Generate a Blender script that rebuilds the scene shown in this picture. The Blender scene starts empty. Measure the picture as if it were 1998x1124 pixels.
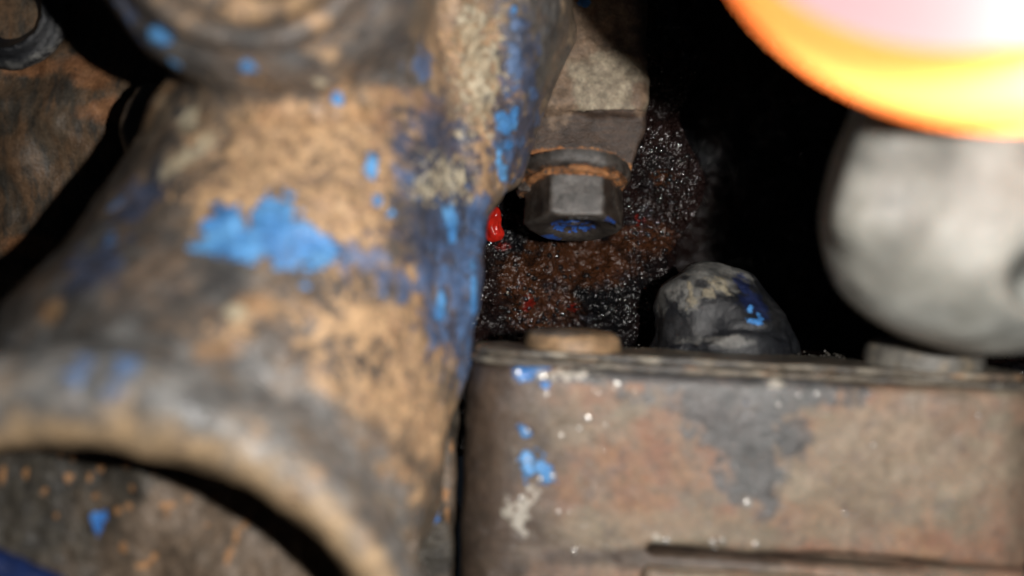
import bpy, math, random
import numpy as np
from mathutils import Vector
from mathutils.bvhtree import BVHTree

# ---------------------------------------------------------------- camera, light, exposure
# one unit is one centimetre; X right, Y away from the camera, Z up
SC = bpy.context.scene
SC.unit_settings.system = 'METRIC'
SC.unit_settings.scale_length = 0.01
COL = SC.collection
FPX = 1998 * 28 / 36.0

cam_d = bpy.data.cameras.new('camera')
cam = bpy.data.objects.new('camera', cam_d); COL.objects.link(cam)
cam_d.lens = 28; cam_d.sensor_width = 36
cam_d.clip_start = 0.05; cam_d.clip_end = 500
cam.location = (0, 0, 0); cam.rotation_euler = (math.radians(90), 0, 0)
cam_d.dof.use_dof = True
cam_d.dof.focus_distance = 15.1
cam_d.dof.aperture_fstop = 0.028 / 0.48
SC.camera = cam

W = bpy.data.worlds.new('World'); SC.world = W; W.use_nodes = True
W.node_tree.nodes['Background'].inputs[0].default_value = (0.6, 0.75, 1, 1)
W.node_tree.nodes['Background'].inputs[1].default_value = 0.006

ld = bpy.data.lights.new('flash_light', 'POINT')
ld.energy = 7700; ld.shadow_soft_size = 0.2; ld.color = (1.0, 0.965, 0.92)
lo = bpy.data.objects.new('flash_light', ld); COL.objects.link(lo); lo.location = (2.8, 0, 0.35)

SC.view_settings.view_transform = 'Standard'
SC.view_settings.look = 'None'
SC.view_settings.exposure = 0
SC.cycles.use_denoising = True
SC.cycles.max_bounces = 6
SC.cycles.sample_clamp_indirect = 4

# ---------------------------------------------------------------- helpers
def P(px, py, d):
    """a point at distance d in front of the lens, seen at picture place px, py"""
    return np.array([(px - 999) / FPX * d, d, (562 - py) / FPX * d])
def S(px, d): return px / FPX * d

def _hash(ix, iy, iz, seed):
    h = (ix * 374761393 + iy * 668265263 + iz * 2147483647 + seed * 1274126177) & 0xFFFFFFFF
    h = ((h ^ (h >> 13)) * 1274126177) & 0xFFFFFFFF
    h = ((h ^ (h >> 15)) * 2246822519) & 0xFFFFFFFF
    return ((h ^ (h >> 16)) & 0xFFFFFF) / float(0xFFFFFF)
def vnoise(p, scale, seed=0):
    q = p * scale + 1000.0
    i = np.floor(q).astype(np.int64); f = q - i; f = f * f * (3 - 2 * f)
    r = 0
    for dx in (0, 1):
        for dy in (0, 1):
            for dz in (0, 1):
                w = (f[:, 0] if dx else 1 - f[:, 0]) * (f[:, 1] if dy else 1 - f[:, 1]) * (f[:, 2] if dz else 1 - f[:, 2])
                r = r + w * _hash(i[:, 0] + dx, i[:, 1] + dy, i[:, 2] + dz, seed)
    return r - 0.5
def fbm(p, scale, octaves=4, gain=0.5, seed=0):
    r = 0; a = 1.0
    for o in range(octaves):
        r = r + a * vnoise(p, scale * 2 ** o, seed + o * 17); a *= gain
    return r

def tag(o, label=None, cat=None, group=None, kind=None):
    if label: o['label'] = label
    if cat: o['category'] = cat
    if group: o['group'] = group
    if kind: o['kind'] = kind
    return o
def empty(name, loc):
    o = bpy.data.objects.new(name, None); COL.objects.link(o)
    o.location = tuple(float(v) for v in loc); o.empty_display_size = 0.5
    return o
def mesh_obj(name, verts, faces, mat, parent=None, smooth=True):
    me = bpy.data.meshes.new(name)
    verts = np.asarray(verts, dtype=float)
    off = np.array(parent.location) if parent is not None else np.zeros(3)
    if parent is not None and parent.parent is not None: off = off + np.array(parent.parent.location)
    org = verts.mean(0) if parent is None else off
    if isinstance(faces, np.ndarray):
        n = len(faces); k = faces.shape[1]
        me.vertices.add(len(verts)); me.vertices.foreach_set('co', (verts - org).astype(np.float32).ravel())
        me.loops.add(n * k); me.loops.foreach_set('vertex_index', faces.astype(np.int32).ravel())
        me.polygons.add(n); me.polygons.foreach_set('loop_start', np.arange(0, n * k, k, dtype=np.int32))
        me.update(calc_edges=True); me.validate()
    else:
        me.from_pydata([tuple(v) for v in (verts - org)], [], [tuple(f) for f in faces])
    if smooth: me.polygons.foreach_set('use_smooth', [True] * len(me.polygons))
    me.materials.append(mat)
    o = bpy.data.objects.new(name, me); COL.objects.link(o)
    if parent is None: o.location = org
    else: o.parent = parent
    # surface coordinates in centimetres of the place, kept with the mesh
    a = me.attributes.new('place', 'FLOAT_VECTOR', 'POINT')
    a.data.foreach_set('vector', verts[:len(me.vertices)].astype(np.float32).ravel())
    o['_w'] = 1
    return o
def attr(o, name, vals):
    a = o.data.attributes.new(name, 'FLOAT', 'POINT')
    a.data.foreach_set('value', np.asarray(vals, dtype=np.float32))

def surface_nets(f, lo, hi, h):
    lo = np.array(lo, float); hi = np.array(hi, float)
    n = np.ceil((hi - lo) / h).astype(int) + 1
    ax = [lo[k] + h * np.arange(n[k]) for k in range(3)]
    X, Y, Z = np.meshgrid(*ax, indexing='ij')
    V = f(X, Y, Z)
    s = V < 0
    c = np.zeros((n[0] - 1, n[1] - 1, n[2] - 1), int)
    for dx in (0, 1):
        for dy in (0, 1):
            for dz in (0, 1):
                c += s[dx:n[0] - 1 + dx, dy:n[1] - 1 + dy, dz:n[2] - 1 + dz]
    act = (c > 0) & (c < 8)
    idx = -np.ones(act.shape, int); I = np.argwhere(act); idx[act] = np.arange(len(I))
    acc = np.zeros((len(I), 3)); cnt = np.zeros(len(I))
    corners = [(a, b, d) for a in (0, 1) for b in (0, 1) for d in (0, 1)]
    for a in corners:
        for b in corners:
            if sum(b) - sum(a) == 1 and all(y >= x for x, y in zip(a, b)):
                va = V[I[:, 0] + a[0], I[:, 1] + a[1], I[:, 2] + a[2]]
                vb = V[I[:, 0] + b[0], I[:, 1] + b[1], I[:, 2] + b[2]]
                m = (va < 0) != (vb < 0)
                t = np.where(m, va / np.where(m, va - vb, 1), 0)
                pa = np.array(a); pb = np.array(b)
                acc += m[:, None] * (pa + t[:, None] * (pb - pa)); cnt += m
    verts = lo + h * (I + acc / cnt[:, None])
    quads = []
    for k in range(3):
        sl0 = [slice(None)] * 3; sl1 = [slice(None)] * 3
        sl0[k] = slice(0, -1); sl1[k] = slice(1, None)
        a = s[tuple(sl0)]; b = s[tuple(sl1)]
        e = np.argwhere(a != b)
        u, v = (k + 1) % 3, (k + 2) % 3
        ok = (e[:, u] > 0) & (e[:, v] > 0) & (e[:, u] < n[u] - 1) & (e[:, v] < n[v] - 1)
        e = e[ok]
        fl = a[e[:, 0], e[:, 1], e[:, 2]]
        def cell(du, dv):
            q = e.copy(); q[:, u] -= du; q[:, v] -= dv
            return idx[q[:, 0], q[:, 1], q[:, 2]]
        q = np.stack([cell(1, 1), cell(0, 1), cell(0, 0), cell(1, 0)], 1)
        q[~fl] = q[~fl][:, ::-1]
        quads.append(q)
    return verts, np.concatenate(quads)

def vnormals(v, f):
    n = np.zeros_like(v)
    fn = np.cross(v[f[:, 2]] - v[f[:, 0]], v[f[:, 3]] - v[f[:, 1]])
    for k in range(4): np.add.at(n, f[:, k], fn)
    return n / (np.linalg.norm(n, axis=1)[:, None] + 1e-12)

# distance functions on grids
def smin(a, b, k):
    h = np.clip(0.5 + 0.5 * (b - a) / k, 0, 1)
    return b * (1 - h) + a * h - k * h * (1 - h)
def smax(a, b, k): return -smin(-a, -b, k)
def d_cone(X, Y, Z, a, b, ra, rb, flat=None):
    a = np.array(a); b = np.array(b); ab = b - a
    t = np.clip(((X - a[0]) * ab[0] + (Y - a[1]) * ab[1] + (Z - a[2]) * ab[2]) / ab.dot(ab), 0, 1)
    return np.sqrt((X - a[0] - t * ab[0]) ** 2 + (Y - a[1] - t * ab[1]) ** 2 + (Z - a[2] - t * ab[2]) ** 2) - (ra + (rb - ra) * t)
def d_ell(X, Y, Z, c, r):
    q = np.sqrt(((X - c[0]) / r[0]) ** 2 + ((Y - c[1]) / r[1]) ** 2 + ((Z - c[2]) / r[2]) ** 2)
    return (q - 1) * min(r)
def d_box(X, Y, Z, c, hsz, r, M=None):
    x, y, z = X - c[0], Y - c[1], Z - c[2]
    if M is not None:
        x, y, z = [M[0][k] * x + M[1][k] * y + M[2][k] * z for k in range(3)]
    qx, qy, qz = np.abs(x) - hsz[0] + r, np.abs(y) - hsz[1] + r, np.abs(z) - hsz[2] + r
    return np.sqrt(np.maximum(qx, 0) ** 2 + np.maximum(qy, 0) ** 2 + np.maximum(qz, 0) ** 2) + np.minimum(np.maximum(qx, np.maximum(qy, qz)), 0) - r
def d_torus(X, Y, Z, c, n, R, r):
    n = np.array(n, float); n /= np.linalg.norm(n)
    x, y, z = X - c[0], Y - c[1], Z - c[2]
    t = x * n[0] + y * n[1] + z * n[2]
    rad = np.sqrt(np.maximum(x * x + y * y + z * z - t * t, 0))
    return np.sqrt((rad - R) ** 2 + t * t) - r

# stains: soft shapes of their own laid on the surface at points of the place
def bvh_of(v, f): return BVHTree.FromPolygons([tuple(p) for p in v], [tuple(int(i) for i in q) for q in f])
def stain_field(verts, bvh, stains):
    g = np.full(len(verts), -1.0)
    for s in stains:
        px, py, rx, ry = s[:4]; ang = math.radians(s[4]) if len(s) > 4 else 0
        h = bvh.ray_cast(Vector((0, 0, 0)), Vector(P(px, py, 1.0)).normalized())
        if h[0] is None: continue
        c = np.array(h[0]); d = c[1]
        dl = verts - c
        ca, sa = math.cos(ang), math.sin(ang)
        u = dl[:, 0] * ca + dl[:, 2] * sa; w = -dl[:, 0] * sa + dl[:, 2] * ca
        q = np.sqrt((u / S(rx, d)) ** 2 + (w / S(ry, d)) ** 2 + (dl[:, 1] / S(1.6 * max(rx, ry), d)) ** 2)
        g = np.maximum(g, np.clip(1 - q, -1, 1))
    return g

# ---------------------------------------------------------------- materials
class NT:
    def __init__(s, name):
        s.m = bpy.data.materials.new(name); s.m.use_nodes = True
        s.t = s.m.node_tree; s.n = s.t.nodes; s.l = s.t.links
        s.b = s.n['Principled BSDF']
        s.co = s.n.new('ShaderNodeAttribute'); s.co.attribute_name = 'place'
    def put(s, sock, v):
        if isinstance(v, bpy.types.NodeSocket): s.l.new(v, sock)
        elif isinstance(v, (tuple, list)) and len(v) == 3: sock.default_value = (*v, 1) if sock.type == 'RGBA' else v
        else: sock.default_value = v
    def noise(s, scale, detail=4, rough=0.55, stretch=(1, 1, 1), off=0.0, dist=0.0):
        mp = s.n.new('ShaderNodeMapping'); s.l.new(s.co.outputs['Vector'], mp.inputs[0])
        mp.inputs['Scale'].default_value = stretch; mp.inputs['Location'].default_value = (off, off * 1.7, -off)
        t = s.n.new('ShaderNodeTexNoise'); s.l.new(mp.outputs[0], t.inputs['Vector'])
        t.inputs['Scale'].default_value = scale; t.inputs['Detail'].default_value = detail
        t.inputs['Roughness'].default_value = rough; t.inputs['Distortion'].default_value = dist
        return t.outputs['Fac']
    def voro(s, scale, feature='F1', off=0.0, stretch=(1, 1, 1)):
        mp = s.n.new('ShaderNodeMapping'); s.l.new(s.co.outputs['Vector'], mp.inputs[0])
        mp.inputs['Scale'].default_value = stretch; mp.inputs['Location'].default_value = (off, off, off)
        t = s.n.new('ShaderNodeTexVoronoi'); t.feature = feature; s.l.new(mp.outputs[0], t.inputs['Vector'])
        t.inputs['Scale'].default_value = scale
        return t.outputs['Distance']
    def math(s, op, a, b=0.0, c=0.0):
        n = s.n.new('ShaderNodeMath'); n.operation = op
        s.put(n.inputs[0], a); s.put(n.inputs[1], b); s.put(n.inputs[2], c); return n.outputs[0]
    def step(s, v, lo, hi, a=0.0, b=1.0):
        n = s.n.new('ShaderNodeMapRange'); n.interpolation_type = 'SMOOTHSTEP'
        s.put(n.inputs[0], v); n.inputs[1].default_value = lo; n.inputs[2].default_value = hi
        n.inputs[3].default_value = a; n.inputs[4].default_value = b; return n.outputs[0]
    def mix(s, f, a, b):
        n = s.n.new('ShaderNodeMix'); n.data_type = 'RGBA'
        s.put(n.inputs[0], f); s.put(n.inputs[6], a); s.put(n.inputs[7], b); return n.outputs[2]
    def mixf(s, f, a, b):
        n = s.n.new('ShaderNodeMix'); n.data_type = 'FLOAT'
        s.put(n.inputs[0], f); s.put(n.inputs[2], a); s.put(n.inputs[3], b); return n.outputs[0]
    def att(s, name):
        n = s.n.new('ShaderNodeAttribute'); n.attribute_name = name; return n.outputs['Fac']

def weathered(name, base, layers, bump=((6, 0.5),), rough=0.5, metal=0.0, spec=0.5, bdist=0.03, rvar=0.15, mottle=0.35):
    """base colour pair + list of layers {attr, bias, noise(scale, amp, detail, stretch), soft, col pair, rough}"""
    k = NT(name)
    col = k.mix(k.step(k.noise(base[2], 5, 0.6, off=3.1), 0.35, 0.65), base[0], base[1])
    rg = k.mixf(k.noise(7, 3, off=8), rough - rvar, rough + rvar)
    hgt = 0.0
    for i, L in enumerate(layers):
        sc, amp = L['n'][0], L['n'][1]
        det = L['n'][2] if len(L['n']) > 2 else 5
        st = L['n'][3] if len(L['n']) > 3 else (1, 1, 1)
        nz = k.noise(sc, det, 0.6, st, off=5.3 * (i + 1), dist=L.get('dist', 0.0))
        v = k.math('MULTIPLY_ADD', k.math('SUBTRACT', nz, 0.5), amp * 2, L.get('bias', 0.0))
        if L.get('attr'): v = k.math('ADD', v, k.att(L['attr']))
        so = L.get('soft', 0.08)
        f = k.step(v, -so, so)
        if 'op' in L: f = k.math('MULTIPLY', f, L['op'])
        c0, c1 = L['c']
        c = k.mix(k.step(k.noise(L.get('cs', 3.0), 4, 0.6, off=2.2 * (i + 2)), 0.35, 0.65), c0, c1)
        col = k.mix(f, col, c)
        if 'rough' in L: rg = k.mixf(f, rg, L['rough'])
        if 'h' in L: hgt = k.math('MULTIPLY_ADD', f, L['h'], hgt)
    mot = k.math('MULTIPLY', k.step(k.noise(5.5, 6, 0.68, off=31), 0.3, 0.7, 1 - mottle, 1 + mottle * 0.6), k.step(k.noise(19, 4, 0.65, off=33), 0.3, 0.7, 1 - mottle * 0.5, 1 + mottle * 0.4))
    vm = k.n.new('ShaderNodeVectorMath'); vm.operation = 'SCALE'; k.l.new(col, vm.inputs[0]); k.l.new(mot, vm.inputs['Scale']); col = vm.outputs[0]
    pit = k.step(k.noise(11, 5, 0.7, off=41), 0.60, 0.70, 0.0, 0.75 if mottle > 0.25 else 0.4)
    col = k.mix(pit, col, (0.05, 0.042, 0.036))
    k.put(k.b.inputs['Base Color'], col)
    k.put(k.b.inputs['Roughness'], rg)
    k.b.inputs['Metallic'].default_value = metal
    k.b.inputs['Specular IOR Level'].default_value = spec
    for (sc, am) in bump:
        hgt = k.math('MULTIPLY_ADD', k.noise(sc, 5, 0.6, off=sc), am, hgt)
    b = k.n.new('ShaderNodeBump'); b.inputs['Distance'].default_value = bdist; b.inputs['Strength'].default_value = 1.0
    k.put(b.inputs['Height'], hgt); k.l.new(b.outputs[0], k.b.inputs['Normal'])
    return k.m

TAN = ((0.46, 0.29, 0.16), (0.65, 0.43, 0.24)); TAN2 = ((0.46, 0.30, 0.17), (0.64, 0.41, 0.22))
SLATE = ((0.05, 0.052, 0.056), (0.10, 0.10, 0.10)); BLUE = ((0.06, 0.20, 0.52), (0.13, 0.37, 0.74))
DBLUE = ((0.035, 0.055, 0.13), (0.06, 0.115, 0.27)); CREAM = ((0.48, 0.40, 0.27), (0.62, 0.55, 0.40))
ORANGE = ((0.46, 0.17, 0.045), (0.55, 0.25, 0.09))

m_cast = weathered('rusty_painted_iron', ((0.20, 0.15, 0.105), (0.33, 0.245, 0.165), 1.2), [
    dict(n=(2.2, 1.5, 7), bias=-0.02, soft=0.4, c=((0.09, 0.085, 0.078), (0.16, 0.14, 0.11)), rough=0.40, op=0.8),
    dict(attr='tan', n=(2.3, 1.5, 8), bias=0.08, soft=0.35, c=TAN, cs=2.0, rough=0.5, h=0.3),
    dict(attr='tan', n=(9.0, 1.5, 4), bias=-0.35, soft=0.35, c=((0.40, 0.22, 0.12), (0.52, 0.33, 0.20)), cs=3, rough=0.62, op=0.6),
    dict(attr='dark', n=(2.6, 1.8, 8), bias=0.10, soft=0.38, c=SLATE, rough=0.30, op=0.88),
    dict(n=(1.4, 2.0, 7, (1, 1, 0.6)), bias=-0.25, soft=0.4, c=((0.17, 0.12, 0.085), (0.24, 0.165, 0.11)), rough=0.45, op=0.75),
    dict(n=(7.5, 2.2, 6), bias=-0.50, soft=0.25, c=((0.08, 0.07, 0.06), (0.11, 0.095, 0.085)), rough=0.35, op=0.8),
    dict(attr='tan', n=(6.0, 2.2, 7), bias=-0.62, soft=0.2, c=TAN2, cs=5, rough=0.65, op=0.9, h=0.4),
    dict(attr='crease', n=(2.0, 0.9, 7), bias=-0.08, soft=0.30, c=((0.06, 0.055, 0.05), (0.10, 0.09, 0.08)), rough=0.35, op=0.8),
    dict(attr='worn', n=(2.4, 1.4, 8), bias=0.0, soft=0.36, c=((0.085, 0.088, 0.09), (0.21, 0.21, 0.205)), rough=0.27, op=0.88),
    dict(attr='tan2', n=(3.0, 1.5, 7), bias=-0.02, soft=0.4, c=((0.34, 0.24, 0.14), (0.50, 0.34, 0.19)), cs=3, rough=0.55, op=0.85),
    dict(attr='dblue', n=(4.5, 2.4, 7), bias=0.0, soft=0.35, c=((0.04, 0.05, 0.085), (0.065, 0.095, 0.18)), rough=0.32, op=0.8),
    dict(attr='fblue', n=(4.5, 2.6, 8), bias=-0.16, soft=0.30, c=((0.07, 0.12, 0.24), (0.11, 0.22, 0.44)), rough=0.36, op=0.75, h=0.3),
    dict(attr='fleck', n=(10, 2.6, 5), bias=-0.20, soft=0.2, c=CREAM, rough=0.6, h=0.4, op=0.85),
    dict(attr='orange', n=(3.0, 1.5, 6), bias=-0.15, soft=0.5, c=((0.42, 0.22, 0.10), (0.50, 0.30, 0.14)), rough=0.6, op=0.6),
    dict(attr='blue', n=(4.8, 1.8, 8), bias=0.02, soft=0.13, c=((0.07, 0.24, 0.56), (0.15, 0.42, 0.80)), cs=2.5, rough=0.36, h=0.6),
    dict(attr='cream', n=(4.0, 1.4, 5), bias=-0.1, soft=0.3, c=CREAM, rough=0.6, op=0.8),
    ], bump=((4, 0.35), (14, 0.35)), rough=0.40, spec=0.6, bdist=0.045, mottle=0.34)

m_cover = weathered('rusty_sheet_steel', ((0.17, 0.118, 0.086), (0.25, 0.18, 0.132), 0.9), [
    dict(n=(0.9, 1.8, 6), bias=-0.05, soft=0.5, c=((0.17, 0.15, 0.11), (0.235, 0.205, 0.15)), rough=0.5, op=0.75),
    dict(n=(1.8, 2.0, 7), bias=-0.15, soft=0.40, c=((0.26, 0.15, 0.105), (0.34, 0.20, 0.13)), rough=0.6, op=0.65),
    dict(attr='rust', n=(2.6, 2.2, 7), bias=-0.2, soft=0.6, c=((0.27, 0.13, 0.085), (0.34, 0.19, 0.105)), rough=0.6, op=0.65),
    dict(attr='pale', n=(2.0, 1.4, 6), bias=-0.1, soft=0.5, c=((0.25, 0.205, 0.145), (0.32, 0.262, 0.185)), rough=0.55, op=0.55),
    dict(attr='dark', n=(3.0, 1.6, 8), bias=0.16, soft=0.30, c=((0.05, 0.055, 0.06), (0.095, 0.10, 0.105)), rough=0.3, op=0.9),
    dict(attr='brown', n=(2.0, 0.9, 5), bias=0.12, soft=0.55, c=((0.05, 0.035, 0.027), (0.09, 0.063, 0.046)), rough=0.42, op=0.92),
    dict(n=(4, 1.8, 6), bias=-0.45, soft=0.3, c=((0.12, 0.10, 0.09), (0.15, 0.12, 0.105)), rough=0.35, op=0.6),
    dict(attr='blue', n=(6, 2.0, 6), bias=0.0, soft=0.25, c=BLUE, rough=0.18, h=0.5),
    dict(attr='white', n=(7, 2.6, 6), bias=-0.25, soft=0.35, c=((0.40, 0.37, 0.31), (0.55, 0.51, 0.44)), rough=0.25, op=0.8),
    ], bump=((3, 0.6), (12, 0.4), (34, 0.3)), rough=0.40, spec=0.6, bdist=0.035, mottle=0.20)

m_lug = weathered('machined_iron', ((0.060, 0.040, 0.030), (0.095, 0.062, 0.044), 2.0), [
    dict(n=(7, 1.2, 5, (0.35, 1, 2.4)), bias=-0.15, soft=0.4, c=((0.035, 0.028, 0.025), (0.045, 0.035, 0.03)), op=0.7),
    dict(attr='pale', n=(4, 0.5, 5), bias=0.1, soft=0.18, c=((0.24, 0.195, 0.14), (0.38, 0.32, 0.23)), cs=7, rough=0.6, h=0.8),
    dict(attr='brown', n=(3, 0.9, 5), bias=0.0, soft=0.3, c=((0.16, 0.11, 0.075), (0.24, 0.165, 0.11)), cs=5, rough=0.5),
    dict(attr='rust', n=(8, 0.8, 5), bias=0.0, soft=0.25, c=ORANGE, rough=0.7, op=0.7),
    dict(attr='blue', n=(8, 1.2, 5), bias=0.0, soft=0.1, c=BLUE, rough=0.3),
    ], bump=((9, 0.5), (26, 0.6)), rough=0.5, spec=0.4, bdist=0.03)

m_bolt = weathered('blackened_steel', ((0.06, 0.052, 0.046), (0.095, 0.082, 0.070), 3.0), [
    dict(n=(9, 1.6, 5), bias=-0.2, soft=0.3, c=((0.035, 0.03, 0.028), (0.06, 0.045, 0.036)), rough=0.5, op=0.8),
    dict(attr='rust', n=(9, 1.6, 6), bias=-0.15, soft=0.25, c=((0.28, 0.12, 0.045), (0.42, 0.19, 0.07)), rough=0.75, h=0.7),
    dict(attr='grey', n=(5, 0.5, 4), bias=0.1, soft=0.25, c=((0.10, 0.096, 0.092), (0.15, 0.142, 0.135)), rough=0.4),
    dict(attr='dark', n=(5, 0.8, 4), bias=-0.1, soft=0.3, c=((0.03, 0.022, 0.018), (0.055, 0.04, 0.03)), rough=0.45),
    dict(attr='blue', n=(8, 1.3, 5), bias=0.0, soft=0.12, c=((0.03, 0.08, 0.34), (0.05, 0.16, 0.55)), rough=0.3),
    ], bump=((10, 0.5), (38, 0.7)), rough=0.42, metal=0.15, spec=0.6, bdist=0.02)

def oily(name, dark, brown, red):
    k = NT(name)
    f = k.step(k.noise(0.55, 5, 0.6, off=4), 0.42, 0.6)
    col = k.mix(f, dark, brown)
    k2 = k.math('MULTIPLY_ADD', k.math('SUBTRACT', k.noise(3.5, 5, 0.65, off=9), 0.5), 1.8, k.att('rust'))
    col = k.mix(k.step(k2, -0.1, 0.5), col, red)
    k3 = k.math('MULTIPLY_ADD', k.math('SUBTRACT', k.noise(9, 5, 0.7, off=11), 0.5), 2.6, k.att('red'))
    col = k.mix(k.step(k3, 0.1, 0.6), col, (0.16, 0.010, 0.006))
    k.put(k.b.inputs['Base Color'], col)
    k.put(k.b.inputs['Roughness'], k.mixf(k.step(k.noise(2.4, 4, off=1), 0.4, 0.6), 0.10, 0.30))
    k.b.inputs['Specular IOR Level'].default_value = 0.62
    h = k.math('MULTIPLY', k.noise(11, 2.0, 0.55, off=2), 1.0)
    h = k.math('MULTIPLY_ADD', k.noise(5, 2, 0.5, off=6), 2.0, h)
    b = k.n.new('ShaderNodeBump'); b.inputs['Distance'].default_value = 0.055; b.inputs['Strength'].default_value = 1.0
    k.put(b.inputs['Height'], h); k.l.new(b.outputs[0], k.b.inputs['Normal'])
    return k.m
m_oily = oily('oily_grime', (0.005, 0.005, 0.006), (0.016, 0.008, 0.007), (0.060, 0.022, 0.009))

m_block = weathered('dull_brown_iron', ((0.085, 0.062, 0.042), (0.125, 0.088, 0.056), 0.8), [
    dict(n=(1.6, 1.6, 6, (1.6, 1, 0.7)), bias=-0.1, soft=0.4, c=((0.15, 0.085, 0.045), (0.19, 0.11, 0.06)), op=0.8),
    dict(n=(2.6, 1.6, 6, (2.0, 1, 0.6)), bias=-0.15, soft=0.3, c=((0.045, 0.043, 0.038), (0.06, 0.055, 0.045)), op=0.8),
    dict(attr='rust', n=(2.5, 0.9, 5), bias=0, soft=0.35, c=((0.30, 0.13, 0.055), (0.36, 0.17, 0.075)), op=0.75),
    ], bump=((5, 0.6), (18, 0.5)), rough=0.5, spec=0.5, bdist=0.035)

m_lower = weathered('speckled_brown_iron', ((0.13, 0.098, 0.07), (0.20, 0.15, 0.11), 0.9), [
    dict(n=(2.4, 1.5, 6), bias=-0.1, soft=0.4, c=((0.10, 0.075, 0.055), (0.25, 0.17, 0.11)), op=0.7),
    dict(attr='dark', n=(1.6, 1.2, 6), bias=0.0, soft=0.5, c=((0.035, 0.035, 0.032), (0.065, 0.058, 0.045)), op=0.9),
    dict(attr='speck', n=(8, 1.1, 5), bias=-0.05, soft=0.35, op=0.8, c=((0.42, 0.20, 0.075), (0.50, 0.26, 0.11)), rough=0.6),
    dict(attr='blue', n=(8, 1.4, 5), bias=0, soft=0.25, c=((0.05, 0.2, 0.62), (0.07, 0.27, 0.7)), rough=0.4),
    ], bump=((5, 0.7), (16, 0.6)), rough=0.45, spec=0.5, bdist=0.04)

m_dome = weathered('blackened_painted_metal', ((0.012, 0.013, 0.016), (0.025, 0.027, 0.031), 2.0), [
    dict(attr='grey', n=(3.5, 1.5, 6), bias=-0.08, soft=0.3, c=((0.12, 0.12, 0.115), (0.21, 0.205, 0.19)), rough=0.5, op=0.9),
    dict(attr='cream', n=(6, 2.2, 6), bias=-0.3, soft=0.4, c=((0.24, 0.21, 0.15), (0.34, 0.30, 0.22)), rough=0.45, h=0.4),
    dict(attr='dark', n=(3.5, 0.9, 5), bias=0.0, soft=0.3, c=((0.02, 0.021, 0.023), (0.035, 0.035, 0.037)), rough=0.35),
    dict(attr='navy', n=(5, 1.3, 5), bias=-0.1, soft=0.3, c=((0.012, 0.02, 0.075), (0.02, 0.035, 0.12)), rough=0.35, op=0.8),
    dict(attr='blue', n=(8, 1.2, 5), bias=0.0, soft=0.08, c=((0.07, 0.28, 0.72), (0.12, 0.38, 0.85)), rough=0.25, h=0.6),
    ], bump=((5, 0.4), (16, 0.4), (45, 0.3)), rough=0.33, spec=0.55, bdist=0.035, rvar=0.12)

m_house = weathered('pale_cast_aluminium', ((0.19, 0.19, 0.168), (0.25, 0.25, 0.225), 0.8), [
    dict(n=(0.9, 2.0, 5), bias=-0.05, soft=0.5, c=((0.10, 0.105, 0.10), (0.15, 0.15, 0.135)), op=0.8),
    dict(n=(1.2, 2.0, 5), bias=-0.15, soft=0.5, c=((0.30, 0.31, 0.29), (0.34, 0.34, 0.31)), op=0.7),
    ], bump=((2, 0.3), (9, 0.4)), mottle=0.12, rough=0.5, metal=0.0, spec=0.5, bdist=0.05)

m_cap = weathered('tan_rusted_cap', ((0.26, 0.17, 0.095), (0.36, 0.23, 0.125), 1.4), [
    dict(attr='dark', n=(3, 1.2, 5), bias=-0.05, soft=0.3, c=((0.08, 0.07, 0.062), (0.13, 0.115, 0.10)), rough=0.4, op=0.9),
    dict(n=(5, 1.5, 5), bias=-0.4, soft=0.2, c=((0.09, 0.075, 0.06), (0.12, 0.10, 0.08)), op=0.8),
    ], bump=((8, 0.5), (25, 0.5)), rough=0.5, bdist=0.02)

def plain(name, col, rough, **kw):
    k = NT(name)
    f = k.step(k.noise(kw.get('ns', 6), 4, off=1.5), 0.35, 0.65)
    k.put(k.b.inputs['Base Color'], k.mix(f, col, tuple(c * 0.65 for c in col)))
    k.put(k.b.inputs['Roughness'], rough)
    if 'coat' in kw: k.b.inputs['Coat Weight'].default_value = kw['coat']
    b = k.n.new('ShaderNodeBump'); b.inputs['Distance'].default_value = kw.get('bd', 0.01)
    k.put(b.inputs['Height'], k.noise(kw.get('bs', 20), 4)); k.l.new(b.outputs[0], k.b.inputs['Normal'])
    return k.m
m_red = plain('glossy_red_sealant', (0.60, 0.022, 0.012), 0.12, coat=0.6, bs=5, bd=0.04)
m_darkblue = plain('dark_blue_paint', (0.012, 0.028, 0.11), 0.4)
m_black = plain('black_gap', (0.010, 0.008, 0.007), 0.5)
m_crumb = plain('grey_grime_crumb', (0.055, 0.05, 0.042), 0.35)
m_glint = plain('glint_metal', (0.75, 0.72, 0.68), 0.22, bd=0.0)
m_glint.node_tree.nodes['Principled BSDF'].inputs['Metallic'].default_value = 0.6

# ---------------------------------------------------------------- the setting: grimy rear wall and ledge
def height_sheet(name, mat, px0, px1, py0, py1, d0, hfun, step, parent=None):
    a = P(px0, py1, d0); b = P(px1, py0, d0)
    nx = int((b[0] - a[0]) / step); nz = int((b[2] - a[2]) / step)
    X, Z = np.meshgrid(np.linspace(a[0], b[0], nx), np.linspace(a[2], b[2], nz), indexing='ij')
    p = np.stack([X.ravel(), np.full(X.size, float(d0)), Z.ravel()], 1)
    p[:, 1] += hfun(p)
    i = np.arange(nx * nz).reshape(nx, nz)
    f = np.stack([i[:-1, :-1].ravel(), i[1:, :-1].ravel(), i[1:, 1:].ravel(), i[:-1, 1:].ravel()], 1)
    # thickness: skirt and back
    o = mesh_obj(name, p, f, mat, parent)
    return o, p, f

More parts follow.
